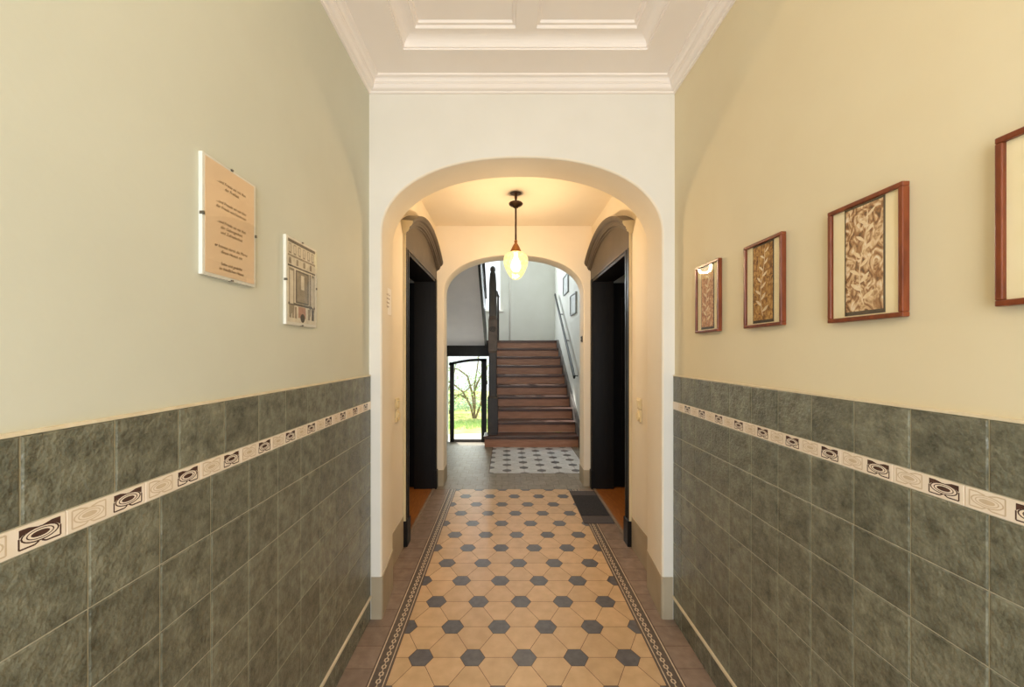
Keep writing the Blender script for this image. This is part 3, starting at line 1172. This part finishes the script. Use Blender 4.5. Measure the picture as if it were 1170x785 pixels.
root, xf = clipframe(1.365, 1.582, EYE + 0.100, EYE + 0.408, 'sepia photograph of an ornate house front in a clip frame')
b = MB()
b.box(xf, xf + 0.0006, 1.372, 1.576, EYE + 0.110, EYE + 0.402, 0)


def pr(u0, u1, v0, v1, m, lift=0.0008):
    y0, y1 = 1.372 + 0.204 * u0, 1.372 + 0.204 * u1
    z0, z1 = EYE + 0.110 + 0.292 * v0, EYE + 0.110 + 0.292 * v1
    b.box(xf + 0.0006, xf + 0.0006 + lift * 0.3, y0, y1, z0, z1, m)


pr(0.02, 0.98, 0.955, 0.99, 2)
for k in range(6):
    pr(0.04 + k * 0.16, 0.12 + k * 0.16, 0.82, 0.94, 1)
    pr(0.055 + k * 0.16, 0.105 + k * 0.16, 0.84, 0.93, 0, 0.001)
pr(0.02, 0.98, 0.785, 0.81, 1)
for k in range(8):
    pr(0.05 + k * 0.12, 0.12 + k * 0.12, 0.70, 0.775, 0 if k % 2 else 1)
pr(0.02, 0.98, 0.665, 0.685, 2)
pr(0.05, 0.22, 0.10, 0.65, 1, 0.0007)
pr(0.08, 0.19, 0.22, 0.62, 0, 0.0012)
pr(0.27, 0.73, 0.24, 0.645, 2, 0.0007)
pr(0.31, 0.69, 0.26, 0.625, 1, 0.0012)
pr(0.45, 0.56, 0.42, 0.60, 0, 0.0016)
pr(0.76, 0.80, 0.10, 0.65, 2, 0.0007)
pr(0.83, 0.95, 0.16, 0.65, 1, 0.0007)
pr(0.86, 0.92, 0.22, 0.62, 0, 0.0012)
pr(0.03, 0.97, 0.205, 0.235, 2, 0.0009)
pr(0.36, 0.62, 0.06, 0.20, 3, 0.0007)
for k in range(3):
    pr(0.06 + k * 0.09, 0.12 + k * 0.09, 0.05, 0.19, 1, 0.0012)
pr(0.70, 0.78, 0.05, 0.19, 1, 0.0012)
pr(0.84, 0.93, 0.05, 0.19, 2, 0.0012)
b.poly([(xf + 0.0016, 1.372 + 0.204 * 0.5 + 0.016 * math.cos(PI * k / 8), EYE + 0.128 + 0.016 * math.sin(PI * k / 8)) for k in range(16)], 2)
b.build('print', [M['sepia1'], M['sepia2'], M['sepia3'], M['photo_red']], root, recalc=False)

# ------------------------------------------------------------------ small things of the passage
# paper notice on the reveal of the first arch
xr = CX - AW - 0.012
root = empty('paper_notice', (xr, 2.375, EYE + 0.232), 'small cream paper notice taped to the left side of the first archway', 'notice')
b = MB()
b.add([(xr + 0.003, 2.29, EYE + 0.232), (xr - 0.004, 2.47, EYE + 0.232), (xr - 0.004, 2.47, EYE + 0.392), (xr + 0.003, 2.29, EYE + 0.392),
       (xr - 0.001, 2.29, EYE + 0.232), (xr - 0.012, 2.47, EYE + 0.232), (xr - 0.012, 2.47, EYE + 0.392), (xr - 0.001, 2.29, EYE + 0.392)],
      [(0, 1, 2, 3), (4, 7, 6, 5), (0, 4, 5, 1), (3, 2, 6, 7), (0, 3, 7, 4), (1, 5, 6, 2)])
pg = b.build('sheet', M['paper_white'], root)
text_obj('Bitte die Türe\nimmer leise\nschliessen\nDanke', 0.020, (xr + 0.0008, 2.38, EYE + 0.315), (PI / 2, 0, PI / 2 + 0.039), pg, M['ink_light'], 0.3, 1.2)

for s, sd in ((-1, 'left'), (1, 'right')):
    xw = CX + s * PW
    root = empty('light_switch', (xw, 2.87, EYE - 0.5), 'cream light switch over a socket on the %s passage wall beside the doorway' % sd, 'light switch')
    for nm, z0, z1 in (('switch_plate', -0.405, -0.325), ('socket_plate', -0.495, -0.412)):
        b = MB()
        x0, x1 = sorted((xw, xw - s * 0.012))
        b.box(x0, x1, 2.83, 2.91, EYE + z0, EYE + z1)
        pl = b.build(nm, M['cream_plastic'], root, bevel=0.005)
        b = MB()
        if nm == 'switch_plate':
            x0, x1 = sorted((xw - s * 0.011, xw - s * 0.019))
            b.box(x0, x1, 2.845, 2.895, EYE + z0 + 0.015, EYE + z1 - 0.015)
            b.build('rocker', M['cream_plastic'], pl, bevel=0.003)
        else:
            n = 20
            l0 = [(xw - s * 0.0115, 2.87 + 0.030 * math.cos(2 * PI * k / n), EYE + (z0 + z1) / 2 + 0.030 * math.sin(2 * PI * k / n)) for k in range(n)]
            b.prism(l0, (-s * 0.010, 0, 0))
            b.build('socket_rim', M['cream_plastic'], pl, bevel=0.002)

# bell buttons on the second arch reveal
xr = CX + AW
root = empty('bell_button', (xr, 4.55, EYE + 0.12), 'small dark double push button on the right side of the second archway', 'push button')
b = MB(); b.box(xr - 0.010, xr, 4.52, 4.58, EYE + 0.125, EYE + 0.195)
pl = b.build('plate', M['clip'], root, bevel=0.003)
for z in (0.145, 0.176):
    b = MB(); b.prism([(xr - 0.009, 4.55 + 0.011 * math.cos(2 * PI * k / 12), EYE + z + 0.011 * math.sin(2 * PI * k / 12)) for k in range(12)], (-0.007, 0, 0))
    b.build('button', M['black_wood'], pl)

# door mat: dark ribbed middle between two plain ends
root = empty('doormat', (0.82, 3.88, 0), 'flat charcoal doormat on the floor before the right doorway', 'doormat')
b = MB(); b.box(0.688, 0.955, 3.475, 4.285, 0.0005, 0.007)
b.build('mat_edge', M['mat_edge'], root, bevel=0.002)
b = MB()
y = 3.63
while y < 4.13:
    b.box(0.692, 0.950, y, y + 0.012, 0.007, 0.013)
    y += 0.0165
b.build('mat_pile', M['mat_rubber'], root)

# ------------------------------------------------------------------ staircase
SX0, SX1 = -0.285, 1.155
root = stairs = empty('staircase', (0.43, ST0, 0), 'straight reddish brown wooden staircase with a tall carved newel post beyond the second arch', 'staircase')
for k in range(1, 11):
    y0 = ST0 + (k - 1) * GO
    x0 = -0.345 if k == 1 else SX0
    b = MB()
    b.box(x0 + 0.015, SX1, y0, y0 + 0.02, (k - 1) * RISE, k * RISE - 0.048)
    b.build('riser', M['riser'], root)
    if k < 10:
        b = MB()
        b.box(x0, SX1, y0 - 0.036, y0 + GO + 0.005, k * RISE - 0.048, k * RISE)  # thick dark nosing stands in for the shadow band on the riser
        b.build('tread', M['tread'], root, bevel=0.009)
# right wall stringer and closed left side
b = MB()
sp = [(ST0 - 0.05, 0.0), (ST0 - 0.05, 0.30), (ST0 + 9 * GO - 0.05, LAND + 0.01), (SZ - 0.06, LAND + 0.01), (SZ - 0.06, LAND - 0.2), (ST0 + 9 * GO, LAND - 0.3), (ST0 + 0.4, 0.0)]
b.prism([(SX1, y, z) for y, z in sp], (SXR - SX1 - 0.001, 0, 0))
b.build('stringer', M['stringer'], root)
b = MB()
sp = [(ST0 + 0.05, 0.0), (ST0 + GO, RISE)]
for k in range(2, 10):
    sp += [(ST0 + (k - 1) * GO + 0.02, k * RISE - 0.04), (ST0 + k * GO + 0.02, k * RISE - 0.04)]
sp += [(ST0 + 9 * GO, 0.0)]
b.prism([(SX0 + 0.005, y, z) for y, z in sp], (0.03, 0, 0))
b.build('side_panel', M['black_wood'], root)

# landing slab with its dark edge beam, upper flight soffit
b = MB(); b.box(SXL, SX1, ST0 + 9 * GO - 0.02, SZ - 0.05, LAND - 0.05, LAND)
b.box(SX1, SXR, ST0 + 9 * GO + 0.1, SZ - 0.05, LAND - 0.05, LAND - 0.002)
struct(b.build('floor_landing', M['tread']), 'wooden landing floor at the top of the stairs', 'floor')
b = MB(); b.box(SXL, -0.30, 8.99, 9.14, 1.415, LAND - 0.05)
b.box(SXL, SXR, SZ - 0.12, SZ, 1.43, LAND - 0.05, 0)
struct(b.build('trim_12', M['black_wood']), 'dark beam under the edge of the landing above the garden door', 'beam')
UX = -0.425
up = empty('upper_stair_flight', (-1.0, 8.9, LAND), 'upper stair flight with pale sloping underside, left of the newel post', 'staircase')
b = MB()
sl = RISE / GO
b.prism([(SXL, 8.98, 1.66), (SXL, 5.4, 1.66 + 3.58 * sl), (SXL, 5.4, 1.72 + 3.58 * sl), (SXL, 8.98, 1.72)], (UX - SXL - 0.03, 0, 0))
b.build('underside', M['soffit'], up)
b = MB()
b.prism([(UX - 0.04, 8.98, 1.62), (UX - 0.04, 5.4, 1.62 + 3.58 * sl), (UX - 0.04, 5.4, 1.98 + 3.58 * sl), (UX - 0.04, 8.98, 1.98)], (0.045, 0, 0))
b.build('stringer', M['black_wood'], up)
b = MB()
b.tube([(UX - 0.02, 9.0, 2.74), (UX - 0.02, 5.4, 2.74 + 3.6 * sl)], 0.035, 8, flat=(0.9, 1.1))
b.build('handrail', M['black_wood'], up)
for k in range(9):
    y = 8.6 - k * 0.36
    b = MB(); b.box(UX - 0.033, UX - 0.008, y, y + 0.03, 1.95 + (8.98 - y) * sl, 2.75 + (8.98 - y) * sl)
    b.build('baluster', M['black_wood'], up)
for k in range(11):
    b = MB(); b.box(SXL, UX - 0.03, 8.98 - (k + 1) * GO, 8.98 - k * GO + 0.02, LAND + (k + 1) * RISE - 0.03, LAND + (k + 1) * RISE)
    b.build('tread', M['tread'], up)

# newel post
NX, NY = -0.205, 6.47
NY_ = NY


def sq(b, hw0, hw1, z0, z1, ch=0.2):
    def ringp(w, z):
        c = w * ch
        return [(NX - w + c, NY_ - w, z), (NX + w - c, NY_ - w, z), (NX + w, NY_ - w + c, z), (NX + w, NY_ + w - c, z), (NX + w - c, NY_ + w, z), (NX - w + c, NY_ + w, z), (NX - w, NY_ + w - c, z), (NX - w, NY_ - w + c, z)]
    b.loops([ringp(hw0, z0), ringp(hw1, z1)])


b = MB(); sq(b, 0.066, 0.062, 0.80, 1.49, 0.18)
for dx in (-0.030, 0.030):
    b.box(NX + dx - 0.006, NX + dx + 0.006, NY - 0.074, NY - 0.05, 0.84, 1.45)
root = b.build('newel_post', M['newel'], stairs)
b = MB(); sq(b, 0.083, 0.083, RISE, 0.77, 0.06); sq(b, 0.083, 0.070, 0.77, 0.80, 0.06)
b.build('base_block', M['newel_base'], root)
b = MB(); sq(b, 0.064, 0.072, 1.49, 1.53, 0.1); sq(b, 0.072, 0.070, 1.53, 2.02, 0.1); sq(b, 0.070, 0.058, 2.02, 2.09, 0.2)
# carved leaf shape on the front of the head
b.prism([(NX + 0.030 * math.sin(t) * (1 - 0.2 * math.cos(t)), NY - 0.082, 1.64 + 0.10 * -math.cos(t)) for t in [2 * PI * k / 16 for k in range(16)]], (0, 0.02, 0))
b.build('head', M['newel_head'], root)
b = MB()
zc = 1.875
for r0, r1, d in ((0.052, 0.040, 0.092), (0.026, 0.016, 0.090)):
    n = 24
    l = []
    for rr, yy in ((r0, NY - 0.06), (r0, NY - d), (r1, NY - d), (r1, NY - 0.06)):
        l.append([(NX + rr * math.cos(2 * PI * k / n), yy, zc + rr * 0.8 * math.sin(2 * PI * k / n)) for k in range(n)])
    b.loops(l, caps=False)
b.build('medallion', M['black_wood'], root)
b = MB(); sq(b, 0.056, 0.062, 2.09, 2.20, 0.3); sq(b, 0.062, 0.058, 2.20, 2.62, 0.3); sq(b, 0.058, 0.046, 2.62, 2.77, 0.4); sq(b, 0.046, 0.032, 2.77, 2.81, 0.4); sq(b, 0.034, 0.044, 2.81, 2.84, 0.4); sq(b, 0.044, 0.038, 2.84, 2.875, 0.5); sq(b, 0.038, 0.015, 2.875, 2.90, 0.5)
b.build('finial', M['newel'], root)

# banister of the first flight
root = stairs
b = MB(); b.tube([(-0.195, 6.53, 1.30), (-0.195, 8.96, 1.30 + 2.43 * sl)], 0.034, 10, flat=(0.85, 1.1))
b.build('handrail', M['newel'], root)
for k in range(1, 9):
    y = ST0 + k * GO + 0.14
    b = MB(); b.box(-0.208, -0.182, y, y + 0.03, (k + 1) * RISE - 0.005, 1.29 + (y - 6.53) * sl)
    b.build('baluster', M['newel'], root)
NX, NY_ = -0.195, 9.03
b = MB(); sq(b, 0.052, 0.050, LAND, 2.75, 0.1)
lp_ = b.build('landing_newel_post', M['newel'], stairs)
b = MB(); sq(b, 0.058, 0.058, 2.75, 2.79, 0.1); sq(b, 0.048, 0.015, 2.79, 2.90, 0.2)
b.build('finial', M['newel'], lp_)

# handrail on the right wall
root = empty('wall_handrail', (SXR, 7.6, 1.4), 'thin dark handrail fixed to the right stair wall', 'handrail')
hy0, hz_0, hy1, hz_1 = 6.45, 1.10, 8.95, 2.80
b = MB(); b.tube([(1.115, hy0, hz_0), (1.115, hy1, hz_1)], 0.030, 8, flat=(0.7, 1.25))
b.build('rail', M['rail'], root)
for t in (0.06, 0.42, 0.76):
    y, z = hy0 + (hy1 - hy0) * t, hz_0 + (hz_1 - hz_0) * t
    b = MB(); b.tube([(SXR, y, z - 0.09), (1.14, y, z - 0.085), (1.115, y, z - 0.02)], 0.010, 8)
    b.build('bracket', M['rail'], root)

# two grey framed prints on the right stair wall
for y0, y1, z0, z1, lb in ((7.52, 8.12, EYE + 1.16, EYE + 1.53, 'upper grey framed print on the right stair wall'), (6.68, 7.24, EYE + 0.675, EYE + 1.035, 'lower grey framed print on the right stair wall')):
    root = empty('stair_print', (SXR, (y0 + y1) / 2, z0), lb, 'picture', 'grey framed prints up the stairs')
    fw = 0.018
    b = MB()
    for (a0, a1, c0, c1) in ((y0, y1, z0, z0 + fw), (y0, y1, z1 - fw, z1), (y0, y0 + fw, z0 + fw, z1 - fw), (y1 - fw, y1, z0 + fw, z1 - fw)):
        b.box(SXR - 0.03, SXR - 0.001, a0, a1, c0, c1)
    b.build('frame', M['grey_frame'], root)
    b = MB(); b.box(SXR - 0.014, SXR - 0.001, y0 + fw, y1 - fw, z0 + fw, z1 - fw)
    b.build('print', M['grey_print'], root)

# white pipe at the corner of the wall panel
b = MB(); b.tube([(0.108, SZ - 0.03, LAND), (0.108, SZ - 0.03, STOP)], 0.016, 10)
tag(b.build('riser_pipe', M['pipe'], smooth=True), 'thin white vertical pipe on the wall behind the landing', 'pipe')

# ------------------------------------------------------------------ garden door
root = empty('door_3', (-0.92, SZ + 0.03, GH0), 'arched dark glazed garden door below the landing', 'door', kind='structure')
DX0, DX1 = -1.365, -0.462
y0, y1 = SZ + 0.02, SZ + 0.09
b = MB(); b.box(DX0, DX0 + 0.10, y0, y1, GH0, 1.262)
b.build('stile', M['black_wood'], root)
b = MB(); b.box(DX1 - 0.13, DX1, y0, y1, GH0, 1.345)
b.build('stile', M['black_wood'], root)
b = MB()
lo_, hi_ = [], []
for k in range(17):
    t = k / 16
    x = DX0 - 0.02 + (DX1 - DX0 + 0.02) * t
    z = 1.25 + 0.105 * math.sin(min(1.0, t * 1.25) * PI / 2)
    lo_.append((x, y0, z - 0.065)); hi_.append((x, y0, z))
b.prism(lo_ + hi_[::-1], (0, y1 - y0, 0))
b.build('arched_head', M['black_wood'], root)
b = MB(); b.box(DX0 + 0.10, DX1 - 0.13, y0, y1, GH0, GH0 + 0.07)
b.build('bottom_rail', M['stringer'], root)
b = MB(); b.box(GX0, GX1, SZ + 0.05, SZ + 0.056, GH0 + 0.07, GH1)
b.build('glass_pane', M['glass'], root)
for x, z in ((DX0 - 0.012, 0.0), (DX1 + 0.012, 0.72)):
    b = MB(); b.lathe([(0.012, 0), (0.012, 0.09)], (x, y0 - 0.005, z), 10)
    b.build('hinge', M['clip'], root)

# ------------------------------------------------------------------ garden
def ground(x, y):
    return -0.78 - 0.012 * (y - 10) + 0.03 * math.sin(x * 1.3 + y * 0.7)


b = MB()
NXG, NYG = 24, 24
gx = [-9 + 16 * i / NXG for i in range(NXG + 1)]
gy = [SZ + T + 16 * j / NYG for j in range(NYG + 1)]
vv = [(x, y, ground(x, y)) for y in gy for x in gx]
ff, mm = [], []
for j in range(NYG):
    for i in range(NXG):
        a = j * (NXG + 1) + i
        b.add([vv[a], vv[a + 1], vv[a + NXG + 2], vv[a + NXG + 1]], [(0, 1, 2, 3)], 1 if gy[j] < 11.0 else 0)
struct(b.build('ground', [M['grass'], M['gravel']], recalc=False), 'sunlit garden lawn beyond the glazed door', 'lawn')


def shrub(base, branches, label, leaf_n, leaf_r, seed, lm):
    rng = random.Random(seed)
    root = empty('garden_shrub', base, label, 'shrub', 'shrubs in the garden')
    fol = MB()
    for br in branches:
        b = MB()
        pts = [Vector(base) + Vector(p) for p in br]
        # smooth the path
        fine = []
        for i in range(len(pts) - 1):
            for k in range(4):
                fine.append(pts[i].lerp(pts[i + 1], k / 4))
        fine.append(pts[-1])
        n = len(fine)
        b.tube(fine, 0.02, 6, rs=[0.045 * (1 - 0.6 * i / (n - 1)) for i in range(n)])
        b.build('branch', M['bark'], root)
        for _ in range(leaf_n):
            p = fine[rng.randrange(n // 3, n)] + Vector((rng.gauss(0, leaf_r), rng.gauss(0, leaf_r), rng.gauss(0, leaf_r)))
            a, e = rng.uniform(0, 2 * PI), rng.uniform(-0.8, 0.8)
            d = Vector((math.cos(a) * math.cos(e), math.sin(a) * math.cos(e), math.sin(e)))
            sd_ = d.cross(Vector((0, 0, 1))).normalized()
            L_ = rng.uniform(0.05, 0.10)
            nn = sd_.cross(d).normalized() * 0.006
            fol.add([p, p + d * L_ * 0.5 + sd_ * L_ * 0.3 + nn, p + d * L_, p + d * L_ * 0.5 - sd_ * L_ * 0.3 + nn], [(0, 1, 2, 3)])
    fol.build('foliage', lm, root, recalc=False)
    return root


shrub((-1.12, 14.0, -0.83), [
    [(0, 0, 0), (-0.10, 0, 0.45), (-0.38, 0.05, 0.95), (-0.75, 0.05, 1.25), (-1.1, 0.1, 1.35)],
    [(0.02, 0, 0), (0.05, 0, 0.6), (0.02, 0.1, 1.15), (0.12, 0.1, 1.75), (0.2, 0.1, 2.4)],
    [(0.02, 0, 0.3), (-0.05, 0, 0.9), (-0.22, 0.1, 1.5), (-0.55, 0.1, 1.75), (-0.9, 0.1, 1.8)],
    [(0.05, 0, 0), (0.25, 0, 0.5), (0.30, 0, 1.1), (0.5, 0, 1.9)],
    [(0.0, 0, 0.9), (0.15, 0, 1.3), (0.35, 0.1, 1.7)],
    [(-0.2, 0.02, 0.7), (-0.5, 0.1, 0.85), (-0.8, 0.1, 0.80)],
], 'loose leafy shrub with bare bent branches seen through the garden door', 260, 0.16, 3, M['leaf'])

shrub((-2.6, 15.3, -0.85), [
    [(0, 0, 0), (-0.2, 0, 0.7), (-0.3, 0, 1.5), (-0.5, 0, 2.2)],
    [(0, 0, 0), (0.3, 0, 0.7), (0.6, 0, 1.4), (0.7, 0, 2.0)],
    [(0, 0, 0), (0.5, 0, 0.5), (1.1, 0, 0.9), (1.5, 0, 1.3)],
    [(0, 0, 0.3), (0.1, 0, 1.0), (0.2, 0, 1.8), (0.4, 0, 2.4)],
], 'pale leafy shrub farther left behind the bare branched one in the garden', 420, 0.28, 8, M['leaf_blue'])

b = MB()
rng = random.Random(5)
for _ in range(2600):
    p = Vector((rng.uniform(-4.5, 1.5), 16.5 + rng.gauss(0, 0.35), -0.85 + abs(rng.gauss(0, 0.28))))
    a = rng.uniform(0, 2 * PI)
    d = Vector((math.cos(a), 0.4 * math.sin(a), rng.uniform(0.1, 0.9))).normalized()
    sd_ = d.cross(Vector((0, 1, 0.2))).normalized()
    L_ = rng.uniform(0.05, 0.10)
    b.add([p, p + d * L_ * 0.5 + sd_ * L_ * 0.3, p + d * L_, p + d * L_ * 0.5 - sd_ * L_ * 0.3], [(0, 1, 2, 3)])
tag(b.build('hedge_foliage', M['leaf_blue'], recalc=False), 'low blue green hedge across the far side of the lawn', 'hedge', kind='stuff')
b = MB()
for _ in range(3000):
    x, y = rng.uniform(-4.0, 1.0), rng.uniform(11.9, 13.3)
    z = ground(x, y)
    a = rng.uniform(0, 2 * PI)
    h_ = rng.uniform(0.05, 0.16)
    dx, dy = 0.012 * math.cos(a), 0.012 * math.sin(a)
    b.add([(x - dx, y - dy, z), (x + dx, y + dy, z), (x + dx * 3 + 0.03 * math.sin(a), y + dy, z + h_)], [(0, 1, 2)])
tag(b.build('grass', M['leaf'], recalc=False), 'bright green long grass between the lawn and the shrub', 'grass', kind='stuff')

for o in bpy.data.objects:
    if '_at' in o:
        del o['_at']
